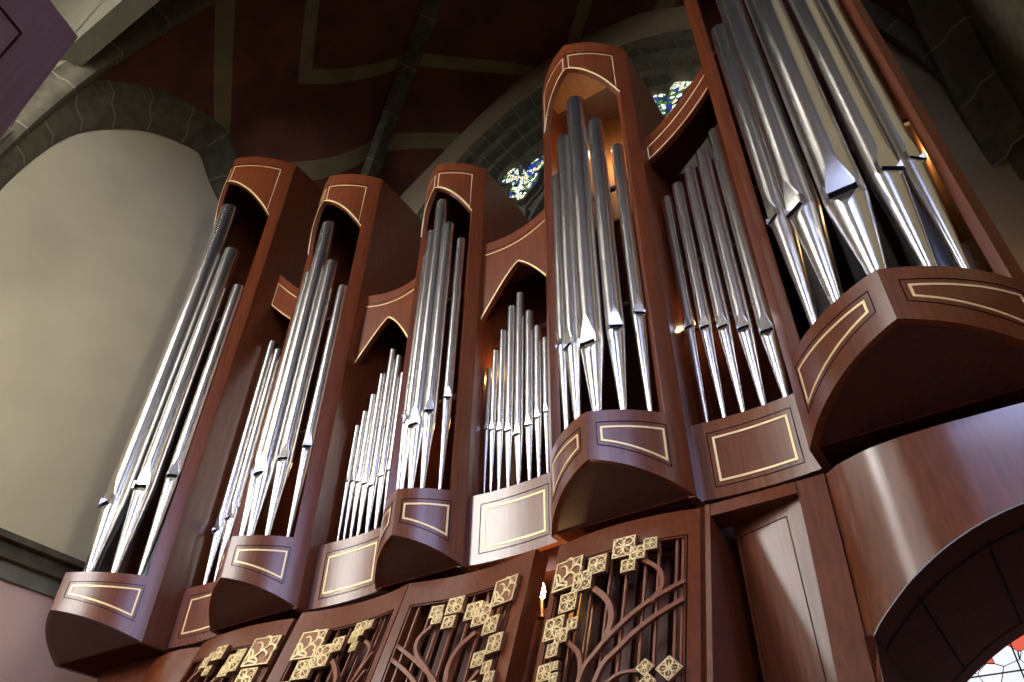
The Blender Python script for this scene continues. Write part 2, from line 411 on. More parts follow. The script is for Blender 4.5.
def flatrib(name, pts, inner, x0, x1, mats=('stone', 'mortar'), joints=True, axis='x'):
    mb = MB(); n = len(pts)
    nrm = []
    for i in range(n):
        a, b = pts[max(i-1, 0)], pts[min(i+1, n-1)]; d = math.hypot(b[0]-a[0], b[1]-a[1]); nrm.append(((b[1]-a[1])/d, -(b[0]-a[0])/d))
    prof = [(0, x0), (0, x1), (.35, x1), (.45, x1-(x1-x0)*.25), (.75, x1-(x1-x0)*.35), (1.0, x1-(x1-x0)*.55), (1.0, x0)]
    def pt(i, f, d, gr=0.0):
        q = (pts[i][0]-nrm[i][0]*(inner*(-f)), pts[i][1]-nrm[i][1]*(inner*(-f)))
        return (d, q[0], q[1]) if axis == 'x' else (q[0], d, q[1])
    mb.grid([[pt(i, f, d) for f, d in prof] for i in range(n)])
    struct(name, mb, list(mats), angle=50)
lunc = curve_pts([(y, z) for y, z in lun], 4)
# the wall ribs follow the lunettes
for side, nm in ((-1, 'left'), (1, 'right')):
    rib('trim_wall_rib_'+nm, [(side*((XW if side < 0 else XR)-.02), y, z+.19) for y, z in lunc], .20, .36)
# nave beyond the open side of the bay
HX, HY, HZ = 7.5, -5.5, 11.8
mb = MB(); mb.box(-HX, HX, HY, 2.2, FLOOR-.1, FLOOR); struct('floor', mb, 'tile', smooth=False)
mb = MB(); mb.box(-HX, HX, HY, YF, HZ, HZ+.1); struct('ceiling', mb, 'vault', smooth=False)
mb = MB()
mb.box(-HX, -3.0, YF, YF+.2, FLOOR, HZ); mb.box(3.0, HX, YF, YF+.2, FLOOR, HZ)
A = [[(x, YF, min(interp(frt, x), 3.75)), (x, YF, HZ)] for x in lin(-3.0, 3.0, 40)]; B = [[(p[0], p[1]+.15, p[2]) for p in r] for r in A]  # head of the opening lowered on purpose to keep daylight off the vault
mb.slab(A, B); struct('wall_front', mb, 'stone_dark', smooth=False)
wn = [3]
def nave_wall(name, fix, lo, hi, axis, wins, z0, z1):
    mb = MB(); edges = [lo]
    def bx(a, b, za, zb, d0=0.0, d1=.3, m=mb):
        s_ = 1 if fix > 0 else -1
        f0, f1 = sorted((fix+s_*d0, fix+s_*d1))
        if axis == 'x': m.box(f0, f1, a, b, za, zb)
        else: m.box(a, b, f0, f1, za, zb)
    prev = lo
    by = {}
    for w_ in wins: by.setdefault(w_[:2], []).append((w_[2], w_[3]) if len(w_) > 2 else (z0, z1))
    for (a, b), zs in by.items():
        bx(prev, a, FLOOR, HZ); zp = FLOOR
        for za, zb in zs: bx(a, b, zp, za); zp = zb
        bx(a, b, zp, HZ); prev = b
    bx(prev, hi, FLOOR, HZ); struct(name, mb, 'hall', smooth=False)
    for w_ in wins:
        a, b = w_[:2]; z0, z1 = w_[2:] if len(w_) > 2 else (z0, z1)
        fr_ = MB()
        for q in lin(a, b, 4): bx(q-.03, q+.03, z0, z1, .05, .2, fr_)
        for q in lin(z0, z1, 6): bx(a, b, q-.015, q+.015, .08, .16, fr_)
        w_ = struct('window_%d' % wn[0], fr_, 'stone', smooth=False); wn[0] += 1
        pn = MB(); bx(a, b, z0, z1, .17, .19, pn); obj('window_pane', pn, 'day_blue' if (a > 0 and axis == 'y') else 'day_high' if z0 > 8 else 'day', w_, smooth=False)
nave_wall('wall_nave', HY, -HX, HX, 'y', [(-7.2, -5.5, .6, 5.6), (-7.2, -5.5, 9.4, 11.4), (-5.2, -4.2, 9.4, 11.4), (-3.4, -1.4, .6, 5.6), (-3.4, -1.4, 9.4, 11.4), (2.7, 4.1, .8, 4.2), (4.9, 6.9, .8, 4.2)], .6, 6.2)
nave_wall('wall_west', -HX, HY, YF, 'x', [(-5.2, -2.0, .2, 5.4), (-5.2, -3.6, 8.8, 11.2)], .2, 6.0)
nave_wall('wall_east', HX, HY, YF, 'x', [(-3.6, -1.8, .6, 5.5)], .2, 4.4)  # unseen window, moved and enlarged to light the left wall

# ------------------------------------------------------------------ organ: towers
TW = [dict(k='far left', x=-2.1206, w=.3865, e=.1189, yr=-.2119, h=.2033, zt=3.72, za=(3.40, 3.25, 2.99), po=.845, size='tall'),
      dict(k='second', x=-1.0, w=.3032, e=.2076, yr=-.0267, h=.2107, zt=2.885, za=(2.59, 2.50, 2.30), po=.79),
      dict(k='middle', x=0.0, w=.2403, e=.2427, yr=.0450, h=.2219, zt=2.375, za=(2.13, 2.05, 1.89), po=.77),
      dict(k='fourth', x=1.0, w=.3032, e=.2076, yr=-.0267, h=.2107, zt=2.77, za=(2.49, 2.40, 2.22), po=.79),
      dict(k='right', x=2.1206, w=.3865, e=.1189, yr=-.2119, h=.2033, zt=3.72, za=(3.40, 3.25, 2.99), po=.845)]
HB = .3413
TL = ['tall pointed mahogany organ tower at far left beside the cream wall',
      'pointed mahogany organ tower, second from the left, with leaf grille below',
      'small middle mahogany organ tower between the two pointed-arch pipe bays',
      'pointed mahogany organ tower with warm lit inside of its arched head',
      'largest nearest organ tower at right, standing over the arched opening']
for T, lab in zip(TW, TL):
    x, w, e, yr, h, zt, (z0a, z1a, z2a), po = T['x'], T['w'], T['e'], T['yr'], T['h'], T['zt'], T['za'], T['po']
    root = thing('organ_tower', lab, 'organ tower', (x, e, -HB)); T['root'] = root
    F = {s: TowerFace(x, s, w, e, yr) for s in (-1, 1)}; T['F'] = F
    Ln = F[1].len
    kk = (HB-h)/(e-yr)
    def zbot(a, f=F[1]): return -HB+kk*(e-f(a, 0)[1])
    def zarch(a): return z0a-(z0a-z2a-.03)*(min(a, po)/po)**1.6
    pl_ = MB(); hd = MB()
    for s in (-1, 1):
        shell(pl_, F[s], lin(0, po, 20), zbot, 0.0, 0, -.03)
        shell(hd, F[s], lin(0, po, 24), zarch, zt, 0, -.03)
    plo = obj('plinth', pl_, 'wood', root); hdo = obj('arched_head', hd, 'wood', root)
    for s in (-1, 1):
        m = MB(); shell(m, F[s], lin(po, 1, 8), zbot, zt, 0, -.04, nz=3); obj('post', m, 'wood', root)
        m = MB(); xx = sorted((x+s*w, x+s*(w-.035)))
        m.box(xx[0], xx[1], e+.001, .95, -HB, zt); obj('side_wall', m, 'wood_in' if False else 'wood', root)
        # inlays on the plinth
        a0, a1 = (.11, .825 if w > .35 else .745)
        f = F[s]
        def zb(a, up_): return zbot(a)+up_
        top = -.078
        def outline(a0, a1, top, up0, n=6):
            q = [(a, top) for a in lin(a0, a1, n)]+[(a, min(zb(a, up0), top-.02)) for a in lin(a1, a0, n)]
            return q
        upv = .082 if w > .35 else .075
        g = MB(); ribbon(g, f, outline(a0+.03, a1, top, upv+.012), .017, .0022, alen=Ln, sub=2); obj('gold_inlay', g, 'inlay', plo, smooth=False)
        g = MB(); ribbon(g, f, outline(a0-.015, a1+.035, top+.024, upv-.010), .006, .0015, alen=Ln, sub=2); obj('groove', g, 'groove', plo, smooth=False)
        # inlays on the head
        tt = zt-.125 if w > .35 else zt-(.135 if w > .3 else .105)
        q = [(a, tt) for a in lin(.05, po-.05, 7)]+[(a, zarch(a)+.014) for a in lin(po-.05, .05, 12)]
        g = MB(); ribbon(g, f, q, .010, .0022, alen=Ln, sub=2); obj('gold_inlay', g, 'inlay', hdo, smooth=False)
        g = MB(); ribbon(g, f, [(a, tt+.022) for a in lin(.0, po, 9)], .003, .0015, closed=False, alen=Ln, sub=2); obj('groove', g, 'groove', hdo, smooth=False)
        g = MB(); ribbon(g, f, [(a, zarch(a)+.003) for a in lin(.0, po, 16)], .008, .004, closed=False, alen=Ln, sub=1); obj('gold_inlay', g, 'inlay', hdo, smooth=False)
    # soffit (tilted plate closing the underside)
    m = MB(); ns = 20
    Lf = [F[-1](a, zbot(a), -.012) for a in lin(1, 0, ns)]; Rf = [F[1](a, zbot(a), -.012) for a in lin(0, 1, ns)]
    loop = [(p[0], p[1], p[2]+.004) for p in Lf[:-1]+[(x, yr+.016, zbot(0))]+Rf[1:]]
    k = len(loop)
    m.add(loop+[(p[0], p[1], p[2]+.03) for p in loop], [tuple(range(k)), tuple(range(2*k-1, k-1, -1))]+[(i, (i+1) % k, (i+1) % k+k, i+k) for i in range(k)])
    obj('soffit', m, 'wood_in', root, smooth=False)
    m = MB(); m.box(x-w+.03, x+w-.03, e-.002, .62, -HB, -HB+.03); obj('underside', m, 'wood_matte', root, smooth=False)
    m = MB(); ins = [F[-1](a, -.03, -.035) for a in lin(1, 0, 12)][:-1]+[(x, yr+.05, -.03)]+[F[1](a, -.03, -.035) for a in lin(0, 1, 12)][1:]+[(x+w-.04, .6, -.03), (x-w+.04, .6, -.03)]
    k = len(ins); m.add(ins+[(p[0], p[1], p[2]-.04) for p in ins], [tuple(range(k)), tuple(range(2*k-1, k-1, -1))]+[(i, (i+1) % k, (i+1) % k+k, i+k) for i in range(k)])
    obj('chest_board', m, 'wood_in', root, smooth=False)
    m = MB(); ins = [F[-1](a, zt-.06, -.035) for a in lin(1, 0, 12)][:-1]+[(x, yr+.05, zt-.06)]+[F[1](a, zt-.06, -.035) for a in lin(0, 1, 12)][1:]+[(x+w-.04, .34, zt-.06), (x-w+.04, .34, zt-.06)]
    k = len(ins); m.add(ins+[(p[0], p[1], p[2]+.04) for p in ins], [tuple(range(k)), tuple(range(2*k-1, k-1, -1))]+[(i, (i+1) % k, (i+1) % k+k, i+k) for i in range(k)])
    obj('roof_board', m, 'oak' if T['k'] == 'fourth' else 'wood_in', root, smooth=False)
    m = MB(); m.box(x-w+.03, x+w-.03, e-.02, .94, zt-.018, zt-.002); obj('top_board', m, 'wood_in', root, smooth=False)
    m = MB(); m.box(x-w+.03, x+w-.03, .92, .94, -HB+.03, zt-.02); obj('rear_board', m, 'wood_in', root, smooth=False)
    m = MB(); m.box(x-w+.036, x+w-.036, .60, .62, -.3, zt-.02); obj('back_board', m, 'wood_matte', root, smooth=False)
    if T['k'] == 'fourth':
        m = MB(); m.box(x-w+.036, x+w-.036, .585, .598, 1.75, zt-.02); obj('head_board', m, 'oak', root, smooth=False)  # paler wood on the upper part only, lamplight put into its colour
    if T['k'] == 'right':
        m = MB(); m.box(x+w-.045, x+w-.037, .14, .58, .05, zt-.1); obj('inner_board', m, 'oak', root, smooth=False)
    for zr in (.30*zt, .62*zt):
        m = MB(); m.box(x-w+.036, x+w-.036, e+.13, e+.15, zr-.012, zr+.012); obj('pipe_rail', m, 'wood_in', root, smooth=False)

# ------------------------------------------------------------------ organ pipes
def pipe(x, y, zm, zt, d, nx, ny, label, group, toe=-.03, ears=True):
    """round flue pipe standing at (x,y): tapered foot, flattened mouth facing (nx,ny)"""
    l = math.hypot(nx, ny); nx /= l; ny /= l; tx, ty = -ny, nx; r = d/2
    root = thing('organ_pipe', label, 'organ pipe', (x, y, toe), group)
    n = 64; H = 1.3*d; phi0 = math.radians(46); sl = .19*d; H2 = .45*d
    nf = 14
    def ring(z, rr, ph):      # nf front segments span the flattened lip exactly, the rest the round back
        out = []; pe = max(ph, .0); pa = max(pe, .02)
        ths = [pa+(2*PI-2*pa)*i/(n-nf) for i in range(n-nf)]+[-pa+2*pa*i/nf for i in range(nf+1)]
        for th in ths:
            c = math.cos(th); s_ = math.sin(th); dd = (th+PI) % (2*PI)-PI
            fr = math.cos(pe) if abs(dd) <= pe+1e-6 and pe > 0 else c
            out.append((x+nx*rr*fr+tx*rr*s_, y+ny*rr*fr+ty*rr*s_, z))
        return out
    b = MB(); G = []
    for k in range(13):
        t = k/12; G.append(ring(zm+sl+H*t, r, phi0*(1-t)))
    G.append(ring(zm+sl+H*1.15, r, 0)); G.append(ring((zm+zt)/2, r, 0)); G.append(ring(zt, r, 0))
    G.append(ring(zt, r*.93, 0)); G.append(ring(zt-.5*d, r*.92, 0))
    b.grid(G); bo = obj('body', b, 'metal', root, angle=20)
    f = MB(); G = [ring(toe, r*.24, 0)]
    for k in range(9):
        z = toe+(zm-H2-toe)*(k+1)/9; G.append(ring(z, r*(.24+.74*(z-toe)/(zm-toe)), 0))
    for k in range(6):
        t = (k+1)/6; z = zm-H2+H2*t; G.append(ring(z, r*(.24+.74*(z-toe)/(zm-toe)), phi0*t))
    G.append([(x+(p[0]-x)*.6, y+(p[1]-y)*.6, zm) for p in ring(zm, r, phi0)])
    f.grid(G); f.add(ring(toe, r*.24, 0)[:-1], [tuple(range(n))]); obj('foot', f, 'metal', root, angle=25)
    c = MB(); A = ring(zm-.001, r*.95, phi0)[:-1]; B = ring(zm+sl+.001, r*.95, phi0)[:-1]
    c.add(A+B, [tuple(range(n)), tuple(range(2*n-1, n-1, -1))]+[(i, (i+1) % n, (i+1) % n+n, i+n) for i in range(n)]); obj('mouth', c, 'dark', root, smooth=False)
    # metal back of the mouth cylinder and the ears either side of the slot
    s2 = MB(); R0 = ring(zm-.001, r, phi0); R1 = ring(zm+sl+.001, r, phi0); s2.grid([[R0[i], R1[i]] for i in range(n-nf+1)])
    if ears:
        for sg in (-1, 1):
            cs, sn = math.cos(phi0), math.sin(phi0)*sg
            p0 = (x+nx*r*cs+tx*r*sn, y+ny*r*cs+ty*r*sn); o = .16*d; th_ = .03*d
            q = [(p0[0]+tx*u+nx*v, p0[1]+ty*u+ny*v) for u, v in ((-th_, -.1*d), (th_, -.1*d), (th_, o), (-th_, o))]
            s2.hexa([(a, bb, zm-.10*d) for a, bb in q]+[(a, bb, zm+sl+.12*d) for a, bb in q])
    obj('ear', s2, 'metal', root, angle=25)
    return root
ORD = {0: 'tallest pipe at the ridge', 1: 'pipe just %s of the ridge pipe', 2: 'outermost %s pipe'}
def tower_pipes(T, spec, tname):
    for s, ax, zm, zt, d in spec:
        zm -= .042
        f = T['F'][1 if s >= 0 else -1]
        # find the face parameter with this lateral distance
        a = 0
        for q in lin(0, 1, 200):
            if abs(f(q, 0)[0]-T['x']) >= ax: a = q; break
        nx, ny = f.nrm(a) if s else (0, -1)
        px, py, _ = f(a, 0)
        off = d/2+.028
        if s: X, Y = px-nx*off, py-ny*off
        else: X, Y = T['x'], T['yr']+d/2+.05
        if s == 0: lab = 'tallest polished metal pipe on the ridge of the %s' % tname
        else:
            dr = 'left' if s < 0 else 'right'
            lab = ('metal pipe immediately %s of the ridge pipe in the %s' if abs(s) == 1 else 'outermost and shortest metal pipe on the %s side of the %s') % (dr, tname)
        if s: nx, ny = nx*.8, ny*.8-.15
        pipe(X, Y, zm, zt, d, nx, ny, lab, 'pipes of the '+tname)
big = [(0, 0, .49, 3.15, .150), (-1, .200, .585, 2.62, .120), (1, .200, .585, 2.62, .120), (-2, .312, .675, 2.25, .092), (2, .312, .675, 2.25, .092)]
mid = [(0, 0, .434, 2.42, .108), (-1, .140, .50, 2.0, .084), (1, .140, .50, 2.0, .084), (-2, .232, .588, 1.78, .068), (2, .232, .588, 1.78, .068)]
sml = [(0, 0, .423, 2.07, .084), (-1, .095, .485, 1.83, .066), (1, .095, .485, 1.83, .066), (-2, .165, .572, 1.70, .052), (2, .165, .572, 1.70, .052)]
tower_pipes(TW[0], big, 'far left tower'); tower_pipes(TW[1], mid, 'second tower from left'); tower_pipes(TW[2], sml, 'small middle tower')
mid4 = [(s, a, zm, zt+(.0 if s else -.16), d) for s, a, zm, zt, d in mid]
tower_pipes(TW[3], mid4, 'tower with the lit head'); tower_pipes(TW[4], [(s, .295 if abs(s) == 2 else a, zm, zt-(.12 if abs(s) == 2 else 0), d) for s, a, zm, zt, d in big], 'large right tower')

def inner_rank(T, tname, xs):
    for k_, (dx, d, zt) in enumerate(xs):
        r_ = MB(); cx_, cy_ = T['x']+dx, T['e']+.27; n = 28
        G = [[(cx_+rr*math.cos(2*PI*i/n), cy_+rr*math.sin(2*PI*i/n), z) for z, rr in ((-.03, d*.22), (.02, d*.26), (.30, d*.49), (.31, d*.5), (zt, d*.5), (zt, d*.45), (zt-.08, d*.45))] for i in range(n)]
        r_.grid(G, closed_u=True)
        w_ = 'leftmost first middle second rightmost'.split()[k_*2 if len(xs) == 3 else k_]
        tag(obj('inner_pipe', r_, 'metal_dull', origin=W(cx_, cy_, -.03), angle=40), '%s dull grey inner pipe standing behind the front pipes of the %s' % (w_, tname), 'organ pipe', 'inner pipes of the '+tname)
inner_rank(TW[4], 'large right tower', [(-.22, .16, 1.3), (0, .17, 1.5), (.20, .16, 1.3)])
inner_rank(TW[0], 'far left tower', [(-.22, .16, 1.3), (0, .17, 1.5), (.20, .16, 1.3)])
# ------------------------------------------------------------------ organ bays between the towers
YBAY = .275
def bay(idx, x0, x1, label, kind, ztop, zbotm, gold, arch=None):
    root = thing('pipe_bay', label, 'organ bay', ((x0+x1)/2, YBAY, -.33))
    sag = .018
    def f(a, z, off=0.0):
        t = (a-x0)/(x1-x0); return (a, YBAY+sag*4*t*(1-t)-off, z)
    m = MB(); shell(m, f, lin(x0, x1, 9), -.33, 0, 0, -.03); p = obj('plinth', m, 'wood_panel', root)
    L = x1-x0; i0, i1 = x0+.075*1.0, x1-.075
    g = MB(); ribbon(g, f, [(a, -.078) for a in lin(i0, i1, 5)]+[(a, -.262) for a in lin(i1, i0, 5)], .017, .0022, sub=2); obj('gold_inlay', g, 'inlay', p, smooth=False)
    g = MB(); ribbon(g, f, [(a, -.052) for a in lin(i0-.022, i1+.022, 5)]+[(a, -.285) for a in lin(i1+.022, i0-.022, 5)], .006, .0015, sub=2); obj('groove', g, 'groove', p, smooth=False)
    m = MB(); shell(m, f, lin(x0, x1, 41), zbotm, ztop, 0, -.03); hd = obj('header', m, 'wood', root)
    for pts, cl, w_ in gold:
        g = MB(); ribbon(g, f, pts, w_, .0022, closed=cl, sub=1); obj('gold_inlay', g, 'inlay', hd, smooth=False)
    g = MB(); ribbon(g, f, [(a, ztop(a)-.075) for a in lin(x0, x1, 15)], .003, .0015, closed=False, sub=1); obj('groove', g, 'groove', hd, smooth=False)
    m = MB(); m.box(x0, x1, YBAY+.03, .62, -.05, -.02); obj('chest_board', m, 'wood_in', root, smooth=False)
    m = MB(); m.box(x0, x1, .60, .62, -.05, min(ztop(x0), ztop(x1))); obj('back_board', m, 'wood_matte', root, smooth=False)
    A = [[(a, YBAY+.03, ztop(a)-.05), (a, .60, ztop(a)-.05)] for a in lin(x0, x1, 9)]; B = [[(q[0], q[1], q[2]+.02) for q in r] for r in A]
    m = MB(); m.slab(A, B); obj('roof_board', m, 'wood_in', root, smooth=False)
    for zr in (.6, 1.0):
        m = MB(); m.box(x0, x1, YBAY+.14, YBAY+.155, zr-.01, zr+.01); obj('pipe_rail', m, 'wood_in', root, smooth=False)
    return root
def flat_bay(sg, xa, xb, dz, label, idx):
    # header is a band rising towards the outer tower; t 0 inner .. 1 outer
    tt = lambda a: (a*sg-1.3032)/(1.7341-1.3032)
    zb = lambda a: 1.70+dz*.45+.33*tt(a)+.07*tt(a)**2
    zt = lambda a: 1.90+dz+.36*tt(a)+.07*tt(a)**2
    x0, x1 = sorted((xa, xb)); ls = lin(x0+.014, x1-.014, 11)
    gold = [([(a, zt(a)-.09) for a in ls]+[(a, zb(a)+.012) for a in ls[::-1]], True, .012)]
    return bay(idx, x0, x1, label, 'flat', zt, zb, gold)
flat_bay(-1, -1.7341, -1.3032, .18, 'outer pipe bay between the far left tower and the second tower', 1)
flat_bay(1, 1.3032, 1.7341, .0, 'outer pipe bay with five graded pipes beside the large right tower', 4)
def arch_bay(x0, x1, xp, zp, zf0, zf1, z0, z1, label, idx):
    def zb(a):
        if a <= xp: t = (a-x0)/(xp-x0); return zf0+(zp-zf0)*math.sin(t*PI/2*.72)/math.sin(PI/2*.72)
        t = (x1-a)/(x1-xp); return zf1+(zp-zf1)*math.sin(t*PI/2*.72)/math.sin(PI/2*.72)
    zt = lambda a: z0+(z1-z0)*(a-x0)/(x1-x0)-.03*math.sin(PI*(a-x0)/(x1-x0))
    ls = lin(x0+.004, x1-.004, 15)
    gold = [([(a, zt(a)-.10) for a in ls], False, .012), ([(a, zb(a)+.010) for a in lin(x0, x1, 31)], False, .017)]
    return bay(idx, x0, x1, label, 'arch', zt, zb, gold)
arch_bay(-.6968, -.2403, -.49, 1.46, 1.17, 1.10, 1.74, 1.70, 'pointed-arch pipe bay left of the small middle tower', 2)
arch_bay(.2403, .6968, .465, 1.42, 1.07, 1.12, 1.68, 1.76, 'pointed-arch pipe bay right of the small middle tower, lamp glow inside', 3)
def bay_pipes(lst, tname, words):
    for (x, y, zm, zt, d), wd_ in zip(lst, words):
        pipe(x, y, zm, zt, d, 0, -1, '%s metal pipe in the %s' % (wd_, tname), 'pipes of the '+tname, ears=d > .045)
b4 = [(1.348, .345, .533, 1.43, .052), (1.420, .345, .498, 1.49, .058), (1.497, .345, .461, 1.56, .064), (1.580, .345, .412, 1.65, .071), (1.668, .345, .352, 1.76, .078)]
w5 = ['leftmost and shortest', 'second from left', 'middle', 'second from right', 'rightmost and tallest']
bay_pipes(b4, 'bay beside the large right tower', w5)
w5m = ['leftmost and tallest', 'second from left', 'middle', 'second from right', 'rightmost and shortest']
b1 = [(-x, y, zm, zt+.06, d) for x, y, zm, zt, d in b4[::-1]]
bay_pipes(b1, 'bay beside the far left tower', w5m)
b3 = [(.262, .345, 0.390, .77, 0.030), (.300, .345, 0.375, .87, 0.036), (.345, .345, 0.352, .99, 0.041), (.396, .345, 0.330, 1.14, 0.045), (.452, .345, 0.291, 1.21, 0.050), (.510, .345, 0.320, 1.05, 0.045), (.560, .345, 0.347, .92, 0.041), (.606, .345, 0.365, .82, 0.036), (.650, .345, 0.380, .74, 0.031)]
w9 = ['leftmost', 'second from left', 'third from left', 'just left of tallest', 'tallest central', 'just right of tallest', 'third from right', 'second from right', 'rightmost']
bay_pipes(b3, 'arched bay right of the middle tower', w9)
b2 = [(-x, y, zm, zt, d) for x, y, zm, zt, d in b3[::-1]]
bay_pipes(b2, 'arched bay left of the middle tower', w9)

# ------------------------------------------------------------------ lower case
ZT = -.40
def flare_r(z): return .22*min(max(0, ZT-z), 1.05)**1.5
def flare(z): return .36*min(max(0, ZT-z), 1.05)
def low(y0, fl=None):
    fl = fl or flare
    return lambda a, z, off=0.0: (a, y0(a)-fl(z)-off*.94, z)
def arcy(x0, x1, ye, ym):
    return lambda a: ye+(ym-ye)*4*((a-x0)/(x1-x0))*(1-(a-x0)/(x1-x0))
def block(mb, f, x, z, s, rot=0.0, big=False):
    """square carved leaf block: dark ground, gilded rim and leaf strokes"""
    c, sn = math.cos(rot), math.sin(rot)
    def q(u, v): return (x+(u*c-v*sn)*s, z+(u*sn+v*c)*s)
    cor = [q(-.5, -.5), q(.5, -.5), q(.5, .5), q(-.5, .5)]
    mb.hexa([f(a, b, .000) for a, b in cor]+[f(a, b, .020) for a, b in cor], 0)
    hf = lambda a, z, off=0.0: f(a, z, .020+off)
    ribbon(mb, hf, [q(u*.93, v*.93) for u, v in ((-.5, -.5), (.5, -.5), (.5, .5), (-.5, .5))], .085*s, .004, sub=1, mi=1)
    if big:
        strokes = [[(-.42, -.42), (-.05, -.1), (.2, .15), (.42, .42)]]
        for k_, t in enumerate((-.22, 0.0, .2)):
            strokes += [[(t, t), (t-.02, t+.16), (t-.14, t+.3), (t-.27, t+.27)], [(t, t), (t+.16, t-.02), (t+.3, t-.14), (t+.27, t-.27)]]
        strokes += [[(-.30, -.3), (-.36, -.1), (-.42, .05), (-.3, .02)], [(-.3, -.3), (-.1, -.36), (.05, -.42), (.02, -.3)]]
        for st in strokes:
            ribbon(mb, hf, [q(*p) for p in curve_pts(st, 4)], .15*s, .006, closed=False, sub=1, mi=1, taper=lambda t: 1-.55*t)
    else:
        for k_ in range(4):
            an = PI/4+k_*PI/2; ca, sa = math.cos(an), math.sin(an)
            def pr(u, v): return q(u*ca-v*sa, u*sa+v*ca)
            ribbon(mb, hf, [pr(*p) for p in curve_pts([(.06, 0), (.18, .15), (.36, .19), (.50, .06), (.46, 0), (.50, -.06), (.36, -.19), (.18, -.15), (.06, 0)], 3)[:-1]], .105*s, .006, sub=1, mi=1)
            ribbon(mb, hf, [pr(.1, 0), pr(.34, 0)], .07*s, .005, closed=False, sub=1, mi=1)
        ribbon(mb, hf, [q(.05*math.cos(t), .05*math.sin(t)) for t in lin(0, 2*PI*7/8, 8)], .07*s, .007, sub=1, mi=1)
def grille(label, x0, x1, ye, ym, ls, rs, blocks, stems, rods, side=None, zin=-.52):
    f = low(arcy(x0, x1, ye, ym)); zb = -1.45
    root = thing('grille_panel', label, 'carved grille', ((x0+x1)/2, ye, zb))
    th = -.10
    m = MB(); shell(m, f, lin(x0, x1, 16), zin, ZT, 0, th); shell(m, f, lin(x0, x1, 16), zb, zb+.12, 0, th)
    shell(m, f, lin(x0, x0+ls, 4), zb+.12, zin, 0, th, nz=6); shell(m, f, lin(x1-rs, x1, 4), zb+.12, zin, 0, th, nz=6)
    obj('frame', m, 'wood', root, smooth=True, angle=30)
    m = MB(); ribbon(m, f, [(x0+ls-.008, zb+.1), (x0+ls-.008, zin+.008), (x1-rs+.008, zin+.008), (x1-rs+.008, zb+.1)], .006, .003, closed=False, sub=6); obj('frame_bead', m, 'groove', root, smooth=False)
    m = MB(); shell(m, f, lin(x0+.01, x1-.01, 8), zb, zin, -.30, -.32); obj('backing_board', m, 'wood_in', root)
    for a in rods:
        r_ = MB(); ribbon(r_, f, [(a, zb+.1), (a, zin)], .014, -.012, closed=False, sub=6, base=-.026); obj('rod', r_, 'stem', root, smooth=False)
    for a in [(p+q)/2 for p, q in zip(rods, rods[1:])]:
        r_ = MB(); shell(r_, f, lin(a-.018, a+.018, 3), zb+.1, zin-.01, -.12, -.15); obj('wooden_slat', r_, 'wood_in', root)
    for st, w_ in stems:
        r_ = MB(); ribbon(r_, f, curve_pts(st, 6), w_*1.35, .010, closed=False, sub=1, base=-.010); obj('stem', r_, 'stem', root, angle=40)
    for b_ in blocks:
        x, z, s_ = b_[:3]; s_ *= 1.13; rot = b_[3] if len(b_) > 3 else 0
        r_ = MB(); block(r_, f, x, z, s_, rot, s_ > .115); obj('leaf_block', r_, ['gilt_dark', 'gilt'], root, smooth=False)
    return root, f
Dbl = [(.831, -.568, .112), (.905, -.622, .072), (.960, -.571, .066), (.857, -.693, .066), (1.060, -.524, .076), (1.113, -.562, .050), (1.157, -.535, .044), (1.083, -.608, .046),
       (.812, -.780, .074), (.852, -.818, .048), (.892, -.785, .040), (.824, -.862, .044), (.805, -.935, .052), (.846, -.922, .028), (.850, -.962, .030), (1.166, -.985, .036, .78), (1.236, -.996, .050, .78), (1.176, -1.03, .034, .78)]
Dst = [([(.951, -.660), (1.006, -.715), (1.034, -.787), (1.020, -.87)], .030), ([(1.272, -.698), (1.163, -.754), (1.077, -.816), (.994, -.898), (.940, -1.0), (.93, -1.34)], .022),
       ([(1.27, -.765), (1.167, -.823), (1.076, -.897), (1.0, -1.0), (.96, -1.34)], .022), ([(1.130, -.590), (1.185, -.64), (1.198, -.705), (1.165, -.76)], .022),
       ([(.875, -.842), (.926, -.892), (.943, -.951), (.94, -1.02)], .022), ([(.99, -1.05), (1.055, -1.0), (1.099, -.985), (1.154, -.991)], .014)]
grille('carved grille panel with gilded square leaves, rightmost, right of the candle bulb', .742, 1.316, .19, .148, .04, .05, Dbl, Dst, [.80, .87, .93, 1.0, 1.063, 1.13, 1.175, 1.235, 1.255])
Abl = [(-.745, -.562, .125), (-.88, -.60, .080), (-.862, -.565, .05), (-.905, -.635, .05), (-1.017, -.528, .062), (-1.093, -.562, .050), (-1.038, -.612, .040), (-1.075, -.53, .03), (-.755, -.687, .08), (-.80, -.78, .06)]
Ast = [([(-a, z) for a, z in st], w_) for st, w_ in Dst]
grille('carved grille panel at far left below the second tower', -1.316, -.68, .19, .150, .05, .04, Abl, Ast, [-1.22, -1.15, -1.06, -.98, -.93, -.86, -.81, -.775, -.74])
Cbl = [(.547, -.562, .104), (.458, -.640, .076), (.405, -.608, .066), (.303, -.560, .066), (.222, -.572, .048), (.235, -.606, .04), (.296, -.632, .048), (.520, -.698, .064), (.566, -.781, .064), (.502, -.826, .052), (.556, -.868, .040), (.582, -.915, .044), (.50, -.93, .04)]
Cst = [([(.438, -.70), (.372, -.752), (.350, -.822), (.360, -.90), (.33, -1.1), (.33, -1.34)], .028), ([(.213, -.624), (.168, -.679), (.184, -.742), (.252, -.812), (.317, -.90)], .020), ([(.085, -.695), (.228, -.80), (.321, -.89), (.34, -1.05)], .020),
       ([(.085, -.752), (.225, -.864), (.31, -1.0)], .020), ([(.509, -.865), (.45, -.93), (.40, -1.05)], .018)]
